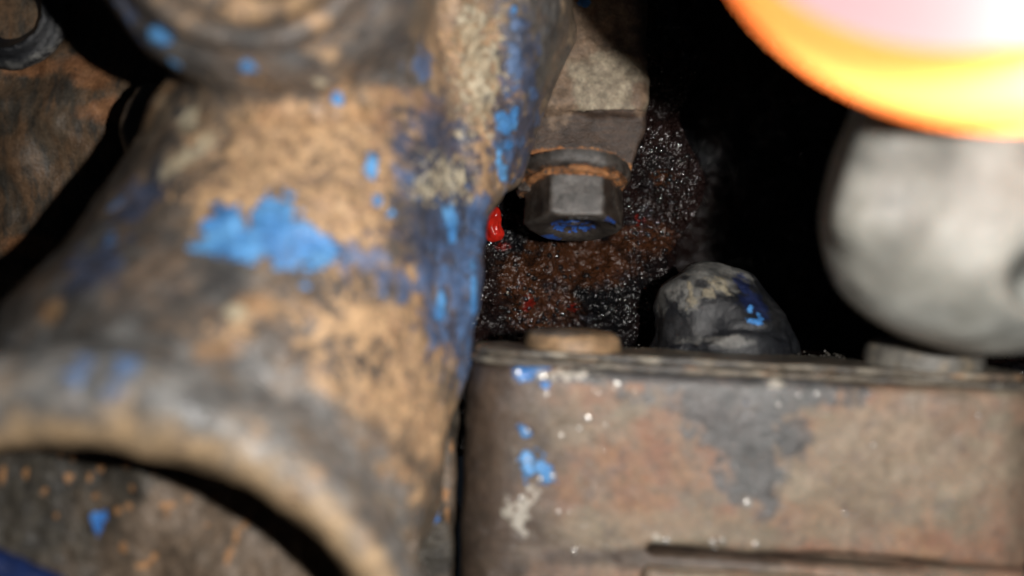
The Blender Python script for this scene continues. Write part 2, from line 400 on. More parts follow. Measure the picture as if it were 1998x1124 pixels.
def h_wall(p):
    r = fbm(p, 0.7, 3, 0.5, 3) * 0.9
    n1 = fbm(p, 2.6, 5, 0.62, 9)
    r += n1 * 0.30
    r -= np.maximum(0, 0.16 - np.abs(vnoise(p, 5.5, 40))) * 0.5
    lump = np.clip(1 - np.sqrt(((p[:, 0] - P(1185, 560, 16)[0]) / 0.8) ** 2 + ((p[:, 2] - P(1185, 590, 16)[2]) / 0.75) ** 2), 0, 1)
    r -= np.sqrt(lump) * 0.35
    r += np.clip((p[:, 0] - P(1352, 0, 16)[0] + 0.25 * np.sin(p[:, 2] * 2.3)) * 7, 0, 5)  # wall shaped to drop back here so the shadowed right side stays black
    return r
wall, wv, wf = height_sheet('rear_wall', m_oily, 560, 2500, -520, 780, 16.3, h_wall, 0.025)
tag(wall, 'oily black and dark brown grimy engine wall behind the bolt', kind='structure')
wb = bvh_of(wv, wf)
attr(wall, 'rust', stain_field(wv, wb, [(1130, 510, 130, 60), (1170, 520, 60, 40), (1020, 540, 60, 60), (1290, 350, 30, 20), (1250, 470, 80, 40), (1060, 600, 80, 50)]))
attr(wall, 'red', stain_field(wv, wb, [(1032, 592, 16, 22), (1248, 430, 14, 14), (1118, 600, 14, 10), (980, 480, 20, 12)]))

def beads(verts, n, areas, seed, mat, name, parent):
    rs = np.random.RandomState(seed)
    ico = []; 
    for a_ in range(4):
        for b_ in range(8): ico.append((math.sin(math.pi * (a_ + 0.5) / 8) * math.cos(2 * math.pi * b_ / 8), -math.cos(math.pi * (a_ + 0.5) / 8), math.sin(math.pi * (a_ + 0.5) / 8) * math.sin(2 * math.pi * b_ / 8)))
    ico = np.array(ico); q4 = []
    for a_ in range(3):
        for b_ in range(8): q4.append((a_ * 8 + b_, a_ * 8 + (b_ + 1) % 8, (a_ + 1) * 8 + (b_ + 1) % 8, (a_ + 1) * 8 + b_))
    q4.append((0, 7, 6, 5)); q4.append((0, 5, 4, 3)); q4.append((0, 3, 2, 1)); q4 = np.array(q4)
    V_ = []; F_ = []; k_ = 0
    for (px, py, sx, sy, w_) in areas:
        for _ in range(int(n * w_)):
            X_ = P(rs.normal(px, sx), 0, 16.1)[0]; Z_ = P(0, rs.normal(py, sy), 16.1)[2]
            ix = int(round((X_ - wX0) / wdx)); iz = int(round((Z_ - wZ0) / wdz))
            if not (0 <= ix < wnx and 0 <= iz < wnz): continue
            c_ = verts[ix * wnz + iz]; r_ = 0.012 + 0.052 * rs.rand() ** 4
            V_.append(c_ + ico * np.array([r_ * rs.uniform(0.8, 1.5), r_ * 0.55, r_ * rs.uniform(0.7, 1.2)])); F_.append(q4 + k_ * len(ico)); k_ += 1
    return mesh_obj(name, np.concatenate(V_), np.concatenate(F_), mat, parent)
wnz = int(np.argmax(np.diff(wv[:, 0]) > 1e-6)) + 1; wnx = len(wv) // wnz
wX0, wZ0 = wv[0, 0], wv[0, 2]; wdx = wv[wnz, 0] - wX0; wdz = wv[1, 2] - wZ0
m_bead = NT('wet_black_grease'); m_bead.b.inputs['Base Color'].default_value = (0.01, 0.008, 0.008, 1)
m_bead.b.inputs['Roughness'].default_value = 0.07; m_bead.b.inputs['Specular IOR Level'].default_value = 0.8; m_bead = m_bead.m
gb = beads(wv, 1000, [(1275, 315, 22, 22, 0.16), (1300, 370, 30, 24, 0.16), (1270, 440, 30, 25, 0.14), (1110, 560, 110, 50, 0.12), (1000, 560, 50, 60, 0.12), (1200, 620, 60, 30, 0.12), (1060, 620, 60, 25, 0.10), (1290, 500, 40, 50, 0.06)], 4, m_bead, 'glint_beads', wall)  # beads added over the grime to make its glints
tag(gb, kind='stuff')

def ledge_f(X, Y, Z):
    return d_box(X, Y, Z, (3.4, 14.9, -2.05), (6.3, 1.9, 0.72), 0.08)
v, f = surface_nets(ledge_f, (-3.2, 12.7, -3), (10, 17, -1.1), 0.09)
v = v + vnormals(v, f) * (fbm(v, 3.0, 4, 0.6, 2) * 0.14)[:, None]
ledge = tag(mesh_obj('ledge', v, f, m_oily), 'dark oily ledge running behind the rusty cover', kind='structure')
for a in ('rust', 'red'): attr(ledge, a, np.full(len(v), -1.0))

# ---------------------------------------------------------------- engine block at the left
blk = tag(empty('engine_block', P(60, 900, 14)), 'brown rusty engine block surface behind the blue and tan casting', 'engine block')
def h_side(p):
    r = fbm(p, 0.35, 3, 0.5, 12) * 0.9 + fbm(p, 2.5, 4, 0.5, 5) * 0.10
    zc = P(0, 200, 14.6)[2]
    r += np.where(p[:, 2] > zc, (p[:, 2] - zc) * 0.25, 0)
    zl = P(0, 505, 14.6)[2]
    return r + 0.25 / (1 + np.exp(-(zl - p[:, 2]) * 14)) - 0.3 * np.clip((zl - p[:, 2]), 0, 6)
side, sv, sf = height_sheet('side_face', m_block, -260, 760, -120, 1000, 14.0, h_side, 0.07, blk)
sb = bvh_of(sv, sf)
attr(side, 'rust', stain_field(sv, sb, [(170, 140, 60, 30, -30), (200, 215, 50, 22), (60, 130, 60, 20), (60, 480, 60, 20)]))
def h_low(p):
    r = fbm(p, 0.4, 3, 0.5, 22) * 0.5 + fbm(p, 2.5, 4, 0.55, 25) * 0.10
    return r + 0.10 * (p[:, 2] + 3.0)
low, lv, lf = height_sheet('lower_face', m_lower, -160, 815, 780, 1300, 10.6, h_low, 0.045, blk)
lb = bvh_of(lv, lf)
random.seed(5)
sp = [(120, 885, 8, 14), (142, 890, 8, 14), (196, 912, 10, 12), (247, 905, 12, 16, 40), (50, 925, 8, 16), (135, 932, 11, 12), (86, 958, 8, 12), (175, 930, 6, 14),
      (258, 954, 8, 10), (188, 967, 10, 8), (230, 996, 12, 12), (252, 988, 10, 8), (110, 1006, 8, 8), (335, 985, 9, 8), (318, 988, 7, 10), (240, 1068, 10, 14), (300, 1088, 11, 10), (283, 1102, 12, 9, 40),
      (368, 972, 7, 8), (420, 968, 7, 8), (300, 925, 6, 8), (480, 1022, 9, 14, -20), (462, 1045, 8, 24, -10), (445, 1085, 8, 24, -10), (270, 1105, 10, 8), (405, 1025, 8, 8), (5, 930, 8, 26), (325, 1005, 8, 10)]
sp = [(q[0], q[1], q[2] * 0.8, q[3] * 0.8) + tuple(q[4:]) for q in sp]
attr(low, 'speck', stain_field(lv, lb, sp))
attr(low, 'blue', stain_field(lv, lb, [(193, 1012, 15, 12), (190, 1030, 9, 16), (202, 1008, 8, 10)]))
attr(low, 'dark', stain_field(lv, lb, [(60, 960, 170, 200), (240, 930, 60, 50), (0, 1060, 160, 90), (300, 900, 120, 40)]))
# narrow rail left of the seam beside the cover
def rail_f(X, Y, Z):
    c = P(845, 950, 12.5)
    return d_box(X, Y, Z, (c[0], 12.5, c[2] - 0.5), (0.36, 0.6, 3.2), 0.12)
v, f = surface_nets(rail_f, (-2.2, 11.5, -7.2), (-0.2, 13.6, 1), 0.06)
v = v + vnormals(v, f) * (fbm(v, 2.5, 4, 0.5, 2) * 0.10)[:, None]
rail = mesh_obj('rail', v, f, m_lower, blk)
rb = bvh_of(v, f)
attr(rail, 'speck', stain_field(v, rb, [(868, 960, 8, 12), (880, 870, 4, 12), (872, 1000, 5, 20)]))
attr(rail, 'blue', stain_field(v, rb, [(905, 728, 16, 12), (846, 1004, 9, 16), (893, 760, 8, 6)]))
attr(rail, 'dark', stain_field(v, rb, [(850, 1080, 60, 80), (850, 800, 60, 120)]))

# ---------------------------------------------------------------- the big casting
cast_root = tag(empty('pipe_casting', P(400, 700, 11)), 'large cast iron pipe housing with flaking bright blue paint over tan rust', 'pipe casting')
A = P(650, 250, 12.7); B = P(435, 850, 11.6)
LIPC = P(168, 1395, 9.0); LIPR = S(648, 9.0); LIPN = (0.14, -0.97, -0.16)
def cast_f(X, Y, Z):
    d = d_cone(X, Y, Z, A, B, 2.2, 3.15)
    d = smin(d, d_cone(X, Y, Z, P(868, 400, 12.6), P(812, 720, 12.1), 0.70, 0.75), 0.5)
    d = smin(d, d_cone(X, Y, Z, B, P(315, 1250, 11.9), 3.15, 3.22), 0.6)
    # round stub at the top, turned towards the lens
    bc = P(520, -122, 10.2); rb_ = 0.95
    qr = np.sqrt((X - bc[0]) ** 2 + (Z - bc[2] - (Y - 9.5) * 0.10) ** 2) - S(330, 10.0) + rb_; qy = np.abs(Y - 11.4) - 2.3 + rb_
    boss = np.sqrt(np.maximum(qr, 0) ** 2 + np.maximum(qy, 0) ** 2) + np.minimum(np.maximum(qr, qy), 0) - rb_
    boss = smin(boss, d_torus(X, Y, Z, P(490, -150, 9.2), (0.05, -1, 0.12), S(235, 9.2), 0.16), 0.22)
    boss = np.maximum(boss, -d_cone(X, Y, Z, P(480, -200, 7.5), P(480, -200, 9.6), 1.0, 1.0))
    d = smin(d, boss, 0.55)
    # rib to the right of the stub
    rib = d_cone(X, Y, Z, P(985, -110, 13.0), P(915, 330, 12.9), 1.35, 0.62)
    d = smin(d, rib, 0.45)
    rib2 = d_cone(X, Y, Z, P(880, -80, 12.1), P(905, 260, 12.3), 0.62, 0.35)
    d = smin(d, rib2, 0.35)
    web = d_cone(X, Y, Z, P(1040, 60, 13.7), P(985, 330, 13.5), 0.75, 0.25)
    d = smin(d, web, 0.5)
    # small ear on the left of the neck
    ear = d_ell(X, Y, Z, P(300, 262, 12.9), (0.50, 0.6, 0.85))
    d = smin(d, ear, 0.12)
    d = smin(d, d_cone(X, Y, Z, P(370, 220, 11.5), P(430, 330, 11.1), 0.4, 0.7), 0.6)
    # arch cut away inside the lip
    n = np.array(LIPN) / np.linalg.norm(LIPN)
    x, y, z = X - LIPC[0], Y - LIPC[1], Z - LIPC[2]
    t = x * n[0] + y * n[1] + z * n[2]
    rad = np.sqrt(np.maximum(x * x + y * y + z * z - t * t, 0))
    d = smax(d, (LIPR - 0.12) - rad, 0.2)
    sd = np.clip((x - 1.0) / 2.4, 0, 1); rr = 0.56 - 0.26 * sd
    lipd = (np.sqrt(((rad - LIPR + 0.06 * sd) / rr) ** 2 + ((t + 0.08) / 0.62) ** 2) - 1) * 0.42
    return smin(d, lipd, 0.16)
v, f = surface_nets(cast_f, (-9, 7.4, -6.2), (2.4, 15.8, 5.6), 0.065)
n = vnormals(v, f)
v = v + n * (fbm(v, 0.9, 3, 0.5, 4) * 0.14 + fbm(v, 3.2, 3, 0.55, 8) * 0.03)[:, None]
body = mesh_obj('body', v, f, m_cast, cast_root)
cb = bvh_of(v, f)
BL = [(520, 455, 62, 50), (440, 440, 50, 42), (425, 470, 42, 22), (545, 420, 38, 40, 0), (590, 480, 70, 36, -10), (635, 490, 34, 26), (480, 470, 60, 36, 0),
      (662, 195, 11, 11), (723, 332, 12, 26), (985, 240, 20, 24), (1000, 225, 12, 18), (978, 330, 8, 40, 10), (990, 285, 16, 12, 40), (1003, 18, 6, 6), (735, 390, 9, 10),
      (310, 70, 24, 18), (340, 122, 10, 10), (484, 128, 14, 11), (595, 558, 9, 8), (765, 415, 9, 10), (880, 430, 10, 40), (925, 570, 7, 50), (860, 600, 10, 30)]
FB = [(150, 735, 26, 40), (238, 735, 26, 38), (700, 505, 55, 26, -15), (755, 540, 60, 34, -30), (800, 560, 40, 26), (880, 430, 24, 70), (935, 430, 22, 70), (905, 500, 34, 60), (895, 570, 34, 70), (855, 610, 28, 60, -10), (925, 570, 16, 90), (850, 540, 50, 50), (910, 660, 14, 60),
      (1050, 232, 24, 14, 25), (1040, 180, 16, 12), (1000, 120, 16, 60), (1003, 60, 14, 30), (1010, 275, 24, 16), (828, 125, 18, 34), (260, 70, 60, 34), (240, 385, 34, 10, 42), (215, 470, 20, 14, 45), (903, 720, 10, 50), (985, 300, 20, 46, 10), (800, 350, 30, 30)]
attr(body, 'blue', stain_field(v, cb, BL))
_n = np.array(LIPN) / np.linalg.norm(LIPN); _d = v - LIPC; _t = _d @ _n
_rad = np.sqrt(np.maximum((_d ** 2).sum(1) - _t * _t, 0))
attr(body, 'worn', np.clip(1 - np.sqrt(((_rad - LIPR - 0.20) / 0.46) ** 2 + ((_t + 0.2) / 1.1) ** 2), -1, 1) - 0.18 * np.clip((_d[:, 0] - 1.5) / 1.5, 0, 1))
attr(body, 'crease', np.clip(0.30 - np.abs(_rad - LIPR - 0.66) * 2.0, -1, 1) - np.clip(np.abs(_t) - 1.6, 0, 1))  # shade in the crease beside the lip, put into the colour
attr(body, 'fblue', stain_field(v, cb, FB))
attr(body, 'dblue', stain_field(v, cb, [(880, 470, 110, 120), (860, 310, 80, 110), (270, 390, 60, 40, 40), (1010, 250, 60, 90), (900, 600, 60, 110), (840, 220, 60, 40), (1010, 110, 40, 90), (180, 520, 60, 60), (940, 500, 40, 120)]))
attr(body, 'tan', np.maximum(stain_field(v, cb, [(620, 300, 240, 150), (710, 640, 200, 170), (780, 850, 100, 160), (500, 380, 230, 80), (920, 100, 70, 110), (965, 250, 50, 130), (430, 655, 110, 45), (800, 250, 120, 60), (720, 430, 90, 110), (700, 780, 130, 200)]),
     stain_field(v, cb, [(500, 20, 240, 80)]) * 0.5 - 0.1))
_ub = np.clip(0.45 - np.abs(_rad - LIPR + 0.35) * 1.6, -1, 1) - np.clip(np.abs(_t) - 1.2, 0, 1)
attr(body, 'tan2', _ub + np.clip(_d[:, 0] * 0.08, -0.1, 0.15))
attr(body, 'dark', stain_field(v, cb, [(150, 500, 260, 240), (280, 600, 260, 90), (1060, 60, 40, 90), (700, 560, 90, 30), (120, 420, 200, 80, 40), (330, 520, 110, 60), (300, 80, 180, 100), (830, 260, 70, 80), (740, 80, 110, 120), (500, 120, 200, 60), (830, 430, 90, 80), (640, 560, 90, 40), (300, 640, 90, 60), (560, 670, 120, 40), (1060, 100, 70, 110), (700, 700, 60, 60), (770, 140, 80, 60)]))  # slate patches; the shaded left side is darkened in the colour too
attr(body, 'fleck', stain_field(v, cb, [(870, 350, 60, 50), (935, 150, 50, 110), (830, 370, 40, 30), (920, 60, 30, 60)]) - 0.1)
attr(body, 'orange', stain_field(v, cb, [(100, 605, 36, 22), (500, 600, 70, 24), (780, 190, 90, 26), (430, 680, 40, 24), (292, 225, 18, 40), (330, 170, 60, 20), (560, 230, 70, 30), (700, 220, 70, 30)]))
attr(body, 'cream', stain_field(v, cb, [(625, 162, 15, 12), (370, 235, 22, 30), (355, 312, 52, 18, 35), (400, 275, 30, 20, 30), (865, 312, 10, 12), (895, 350, 9, 12), (895, 260, 10, 10), (463, 610, 26, 16)]))
# rolled lip round the arch
def lip_f(X, Y, Z):
    n_ = np.array(LIPN) / np.linalg.norm(LIPN)
    x, y, z = X - LIPC[0], Y - LIPC[1], Z - LIPC[2]
    t = x * n_[0] + y * n_[1] + z * n_[2]
    rad = np.sqrt(np.maximum(x * x + y * y + z * z - t * t, 0))
    side_ = np.clip((x - 1.0) / 2.4, 0, 1)
    rr = 0.30 - 0.08 * side_
    q = np.sqrt(((rad - LIPR + 0.27 - 0.12 * side_) / rr) ** 2 + ((t + 0.24) / 0.42) ** 2)
    return (q - 1) * 0.3
v, f = surface_nets(lip_f, (-8.5, 7.6, -6.5), (0, 11, 0.2), 0.06)
n = vnormals(v, f)
v = v + n * (fbm(v, 1.1, 3, 0.5, 14) * 0.12 + fbm(v, 3.5, 3, 0.5, 18) * 0.05)[:, None]
m_lip = weathered('worn_grey_painted_iron', ((0.12, 0.122, 0.122), (0.24, 0.24, 0.235), 1.4), [
    dict(attr='dark', n=(1.6, 1.2, 5), bias=0.0, soft=0.3, c=((0.05, 0.052, 0.055), (0.09, 0.09, 0.085)), rough=0.3, op=0.9),
    dict(attr='tan', n=(2.6, 1.1, 7), bias=-0.05, soft=0.45, c=((0.30, 0.22, 0.14), (0.46, 0.31, 0.18)), cs=3, rough=0.5, op=0.85),
    dict(attr='blue', n=(2.5, 0.9, 4), bias=0.0, soft=0.25, c=((0.06, 0.13, 0.28), (0.12, 0.25, 0.45)), rough=0.32),
    ], bump=((3, 0.6), (9, 0.4)), rough=0.30, spec=0.8, mottle=0.25, bdist=0.05)
lip = mesh_obj('lip', v, f, m_lip, cast_root)
b2 = bvh_of(v, f)
attr(lip, 'blue', stain_field(v, b2, [(150, 735, 20, 34), (238, 735, 22, 34), (535, 868, 10, 10)]))
_n = np.array(LIPN) / np.linalg.norm(LIPN); _d = v - LIPC; _t = _d @ _n
_rad = np.sqrt(np.maximum((_d ** 2).sum(1) - _t * _t, 0))
attr(lip, 'tan', np.maximum(np.clip((_d[:, 0] - 0.9) * 0.25, -1, -0.30), np.clip((LIPR - 0.05 - _rad) * 2.4, -1, 0.30) + np.clip((_d[:, 0] - 0.2) * 0.12, -0.1, 0.3) + 0.02))
attr(lip, 'dark', stain_field(v, b2, [(60, 720, 140, 60), (300, 700, 60, 40), (640, 830, 40, 60), (680, 880, 30, 60, 40), (440, 740, 120, 24, -20), (0, 680, 80, 30), (780, 960, 20, 60)]))

# mounting lug that carries the bolt
def lug_f(X, Y, Z):
    c = P(1142, 275, 14.2)
    M = np.array([[math.cos(-0.05), 0, math.sin(-0.05)], [0, 1, 0], [-math.sin(-0.05), 0, math.cos(-0.05)]])
    a0 = P(1142, 215, 13.75); a1 = P(1142, 350, 13.95)
    d = d_box(X, Y, Z, (P(1140, 0, 14)[0], 14.95, (a0[2] + a1[2]) / 2), (S(122, 14) - 0.0, 1.05, (a0[2] - a1[2]) / 2 + 0.25), 0.10, M)
    wob = 0.05 * np.sin(X * 4.1 + 1) + 0.03 * np.sin(X * 9.7)
    c2 = P(1130, 60, 13.9)
    up = d_box(X, Y + 0.12 * (Z - a0[2]) * -1, Z + wob, (P(1132, 0, 14)[0], 14.95, a0[2] + 1.55), (S(132, 14), 1.25, 1.62), 0.24)
    d = smin(d, up, 0.05)
    q0 = P(1268, 222, 13.8); q1 = P(1234, 338, 13.9); e = q1 - q0; nn = np.array([-e[2], e[0]]); nn /= np.hypot(*nn)
    if nn[0] < 0: nn = -nn
    d = smax(d, np.minimum((X - q0[0]) * nn[0] + (Z - q0[2]) * nn[1], q0[2] - Z + 0.05) * 1.0, 0.05)
    return np.maximum(d, P(0, 345, 13.9)[2] - Z)
v, f = surface_nets(lug_f, (-0.6, 13.2, 1.0), (3.0, 16.6, 6.2), 0.05)
n = vnormals(v, f)
v = v + n * (fbm(v, 1.4, 3, 0.5, 24) * 0.08 + fbm(v, 6, 3, 0.6, 28) * 0.03)[:, None]
lug = mesh_obj('mounting_lug', v, f, m_lug, cast_root)
b3 = bvh_of(v, f)
gp = stain_field(v, b3, [(1170, 160, 110, 58), (1130, 175, 70, 45), (1215, 185, 70, 32), (1120, 120, 60, 40)])
gp[v[:, 2] < P(0, 216, 13.75)[2]] = -1
attr(lug, 'pale', gp)
attr(lug, 'brown', stain_field(v, b3, [(1120, 30, 110, 90), (1090, 180, 30, 60), (1250, 190, 20, 30)]))
attr(lug, 'rust', stain_field(v, b3, [(1110, 300, 80, 12), (1200, 318, 40, 10, -20), (1070, 306, 30, 10, 20)]))
attr(lug, 'blue', stain_field(v, b3, [(1140, 4, 12, 10)]))

# ---------------------------------------------------------------- washer and bolt
def frame_axis(tilt, roll):
    ax = np.array([math.sin(roll), -math.sin(tilt), -math.cos(tilt)]); ax /= np.linalg.norm(ax)
    fr = np.array([0, -1, 0.0]); fr = fr - ax * fr.dot(ax); fr /= np.linalg.norm(fr)    # towards the lens
    rt = np.cross(fr, ax); rt = rt / np.linalg.norm(rt)
    if rt[0] < 0: rt = -rt
    return ax, fr, rt
AX, FR, RT = frame_axis(math.radians(13), math.radians(-2))
WC = P(1120, 332, 14.15)
def ringmesh(profile, seg, c, a0=0, a1=2 * math.pi, radf=None):
    """profile: list of (radius, along axis); closed loop revolved about the bolt axis"""
    vs = []; full = abs(a1 - a0 - 2 * math.pi) < 1e-6
    ns = seg if full else seg + 1
    for i in range(ns):
        t = a0 + (a1 - a0) * i / seg
        for (r, h) in profile:
            vs.append(c + AX * h + (FR * math.cos(t) + RT * math.sin(t)) * r)
    m = len(profile); fs = []
    for i in range(seg):
        i2 = (i + 1) % ns
        for j in range(m):
            j2 = (j + 1) % m
            fs.append((i * m + j, i * m + j2, i2 * m + j2, i2 * m + j))
    if not full:
        fs.append(tuple(range(m))[::-1]); fs.append(tuple((ns - 1) * m + j for j in range(m)))
    return np.array(vs), fs
def rect_profile(r0, r1, h0, h1, bv=0.03):
    p = []
    for k in range(5):
        u = k / 4
        p.append((r0 + (r1 - r0) * u, h0))
    p[-1] = (r1 - bv, h0); p.append((r1 - bv * 0.3, h0 + bv * 0.3)); p.append((r1, h0 + bv))
    p.append((r1, (h0 + h1) / 2)); p.append((r1, h1 - bv)); p.append((r1 - bv * 0.3, h1 - bv * 0.3)); p.append((r1 - bv, h1))
    p.append((r0 + (r1 - r0) * 0.5, h1)); p.append((r0, h1))
    return p
def wob(vs, amp, sc=5, seed=1):
    vs = vs.copy()
    vs += np.stack([fbm(vs, sc, 3, 0.6, seed), fbm(vs, sc, 3, 0.6, seed + 50), fbm(vs, sc, 3, 0.6, seed + 90)], 1) * amp
    return vs
def axial(vs, c):
    dlt = vs - c; h = dlt @ AX; a = dlt @ FR; b = dlt @ RT
    return h, np.hypot(a, b), np.arctan2(b, a)
RW = S(110, 14.1)
wroot = tag(empty('flat_washer', WC), 'dark round flat washer with orange rust line, clamped between the lug and hex bolt head', 'washer')
vs, fs = ringmesh(rect_profile(0.42, RW, -0.02, 0.25, 0.07), 160, WC)
vs = wob(vs, 0.03)
o = mesh_obj('disc', vs, fs, m_bolt, wroot)
h, r, t = axial(vs, WC)
attr(o, 'rust', np.where(h < 0.02, 0.35, np.where(h > 0.235, 0.4, -1))); attr(o, 'grey', np.where(np.abs(t) < 0.5, 0.05, -0.5)); attr(o, 'dark', np.where(h > 0.12, 0.1, -1)); attr(o, 'blue', np.full(len(vs), -1.0))
# split spring washer below it, its cut end showing at the left
sroot = tag(empty('spring_washer', WC + AX * 0.2), 'thin rust crusted split washer with its cut end sticking out left of the bolt head', 'washer')
vs, fs = ringmesh(rect_profile(0.42, 0.88, 0.25, 0.36, 0.03), 150, WC, -1.40, 4.6)
vs = wob(vs, 0.05)
o = mesh_obj('split_ring', vs, fs, m_bolt, sroot)
attr(o, 'rust', np.full(len(vs), 0.45)); attr(o, 'grey', np.full(len(vs), -1.0)); attr(o, 'dark', np.full(len(vs), -0.6)); attr(o, 'blue', np.full(len(vs), -1.0))
vs, fs = ringmesh(rect_profile(0.50, 0.99, 0.24, 0.50, 0.05), 14, WC, -1.70, -1.32)
vs = wob(vs, 0.08, 6, 5)
o = mesh_obj('cut_end', vs, fs, m_bolt, sroot)
attr(o, 'rust', np.full(len(vs), 0.0)); attr(o, 'grey', np.full(len(vs), -1.0)); attr(o, 'dark', np.full(len(vs), 0.0)); attr(o, 'blue', np.full(len(vs), -1.0))

broot = tag(empty('hex_bolt', WC + AX * 0.3), 'dark steel hexagon head bolt with traces of blue paint on its end, under the lug', 'bolt')
RH = S(97, 14.1)
H0, H1 = 0.34, 1.08
def hexhead():
    seg = 144; lev = []
    for i in range(17): lev.append(('s', H0 + (H1 - H0) * i / 16))
    vs = []
    def hexr(t):
        # corner radius RH, flat facing the lens
        k = math.pi / 3; u = (t + k / 2) % k - k / 2
        return RH * math.cos(math.pi / 6) / math.cos(u)
    def chamfer(t, hh):
        # cone chamfer at the free end
        rc = RH * 0.905 + (H1 - hh) * 1.9
        r = min(hexr(t), RH * 0.985)
        rt_ = RH * 0.93 + (hh - H0) * 1.9
        return min(r, rc, rt_)
    rows = []
    for kx, hh in lev:
        rows.append([(chamfer(2 * math.pi * i / seg, hh), hh) for i in range(seg)])
    for rr, hh in ((0.93, H1 + 0.018), (0.84, H1 + 0.02), (0.72, H1 + 0.012), (0.60, H1 - 0.005), (0.53, H1 - 0.05), (0.48, H1 - 0.10), (0.36, H1 - 0.115), (0.2, H1 - 0.10), (0.05, H1 - 0.095)):
        rows.append([(min(chamfer(2 * math.pi * i / seg, H1) * rr / 0.98, RH * 0.905 * rr), hh) for i in range(seg)])
    for row in rows:
        for i, (r, hh) in enumerate(row):
            t = 2 * math.pi * i / seg
            vs.append(WC + AX * hh + (FR * math.cos(t) + RT * math.sin(t)) * r)
    fs = []
    for j in range(len(rows) - 1):
        for i in range(seg):
            i2 = (i + 1) % seg
            fs.append((j * seg + i, (j + 1) * seg + i, (j + 1) * seg + i2, j * seg + i2))
    fs.append(tuple((len(rows) - 1) * seg + i for i in range(seg)))
    return np.array(vs), fs
vs, fs = hexhead()
vs = wob(vs, 0.022, 4, 3)
head = mesh_obj('head', vs, fs, m_bolt, broot)
h, r, t = axial(vs, WC)
attr(head, 'rust', np.where((h < H0 + 0.06), 0.25, -0.75))
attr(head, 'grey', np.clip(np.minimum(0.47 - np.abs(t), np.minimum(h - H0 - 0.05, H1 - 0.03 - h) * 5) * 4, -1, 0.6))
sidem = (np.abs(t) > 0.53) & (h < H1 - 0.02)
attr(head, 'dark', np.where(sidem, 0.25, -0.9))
bl = np.where((h > H1 - 0.15) & (r < 0.42), -0.02, -1.0)
bl = np.where((h > H1 - 0.02) & (r > 0.52) & (np.abs(t + 2.6) < 0.3), 0.3, bl)
bl = np.where((h > H1 - 0.06) & (r > 0.7) & (np.abs(t - 0.95) < 0.25), 0.2, bl)
attr(head, 'blue', bl)
me = head.data
# washer face ring pressed into the end and a jagged crack along its front edge
def tube(pts, r, seg=6):
    pts = [np.array(p) for p in pts]; vs = []; fs = []
    for i, p in enumerate(pts):
        a = pts[min(i + 1, len(pts) - 1)] - pts[max(i - 1, 0)]; a /= np.linalg.norm(a)
        u = np.cross(a, [0.3, 0.9, 0.2]); u /= np.linalg.norm(u); w = np.cross(a, u)
        rr = r[i] if isinstance(r, list) else r
        for k in range(seg):
            t_ = 2 * math.pi * k / seg
            vs.append(p + (u * math.cos(t_) + w * math.sin(t_)) * rr)
    for i in range(len(pts) - 1):
        for k in range(seg):
            k2 = (k + 1) % seg
            fs.append((i * seg + k, i * seg + k2, (i + 1) * seg + k2, (i + 1) * seg + k))
    fs.append(tuple(range(seg))[::-1]); fs.append(tuple((len(pts) - 1) * seg + k for k in range(seg)))
    return np.array(vs), fs
random.seed(3)
cp = []
for i in range(26):
    t_ = -0.45 + 1.75 * i / 25
    rr = 0.60 + 0.17 * (i / 25) + random.uniform(-0.025, 0.025)
    cp.append(WC + AX * (H1 + 0.022) + (FR * math.cos(t_) + RT * math.sin(t_)) * rr)
vs, fs = tube(cp, [0.012 + 0.02 * math.sin(math.pi * i / 25) * random.uniform(0.6, 1.2) for i in range(26)])
mesh_obj('crack', vs, fs, m_black, broot)
vs, fs = ringmesh([(0.02, -0.1), (0.38, -0.1), (0.38, 0.42), (0.02, 0.42)], 24, WC)
o = mesh_obj('shank', vs, fs, m_bolt, broot)
for a in ('rust', 'grey', 'dark', 'blue'): attr(o, a, np.full(len(vs), -1.0))

# ---------------------------------------------------------------- red sealant blob
c = P(962, 440, 15.2)
def blob_f(X, Y, Z):
    d = d_ell(X, Y, Z, c, (0.17, 0.2, 0.27))
    d = smin(d, d_ell(X, Y, Z, c + np.array([0.05, 0, -0.16]), (0.15, 0.16, 0.13)), 0.08)
    d = smin(d, d_ell(X, Y, Z, c + np.array([0.06, -0.05, 0.22]), (0.07, 0.1, 0.14)), 0.06)
    return smin(d, d_cone(X, Y, Z, c, c + np.array([-0.1, 0.9, 0]), 0.12, 0.2), 0.1)
v, f = surface_nets(blob_f, c - np.array([0.6, 0.5, 0.6]), c + np.array([0.6, 1.3, 0.6]), 0.025)
v = v + vnormals(v, f) * (fbm(v, 5, 3, 0.5, 3) * 0.09)[:, None]
tag(mesh_obj('sealant_blob', v, f, m_red), 'small glossy bright red blob of sealant on the oily wall left of the bolt', 'sealant')

# ---------------------------------------------------------------- dark domed plug
DC = P(1400, 690, 14.4)
droot = tag(empty('domed_plug', DC), 'black domed plug with grey worn crown and small blue paint mark, on the ledge', 'plug')
def dome_f(X, Y, Z):
    d = d_cone(X, Y, Z, P(1395, 645, 14.6), P(1378, 584, 14.6), S(140, 14.6), S(62, 14.6))
    d = smin(d, d_ell(X, Y, Z, P(1385, 585, 14.5), (S(95, 14.5), 0.8, S(60, 14.5))), 0.2)
    d = smin(d, d_cone(X, Y, Z, P(1432, 580, 14.5), P(1480, 660, 14.5), S(56, 14.6), S(72, 14.6)), 0.2)
    d = smin(d, d_cone(X, Y, Z, P(1390, 640, 14.5), P(1430, 700, 14.5), S(118, 14.5), S(124, 14.5)), 0.2)
    # crease across the front
    d = smax(d, -d_cone(X, Y, Z, P(1320, 668, 13.45), P(1440, 642, 13.25), 0.10, 0.07), 0.10)
    d = smax(d, -d_cone(X, Y, Z, P(1440, 642, 13.25), P(1540, 660, 13.6), 0.07, 0.05), 0.10)
    return np.maximum(d, (P(0, 705, 14.4)[2] - Z))
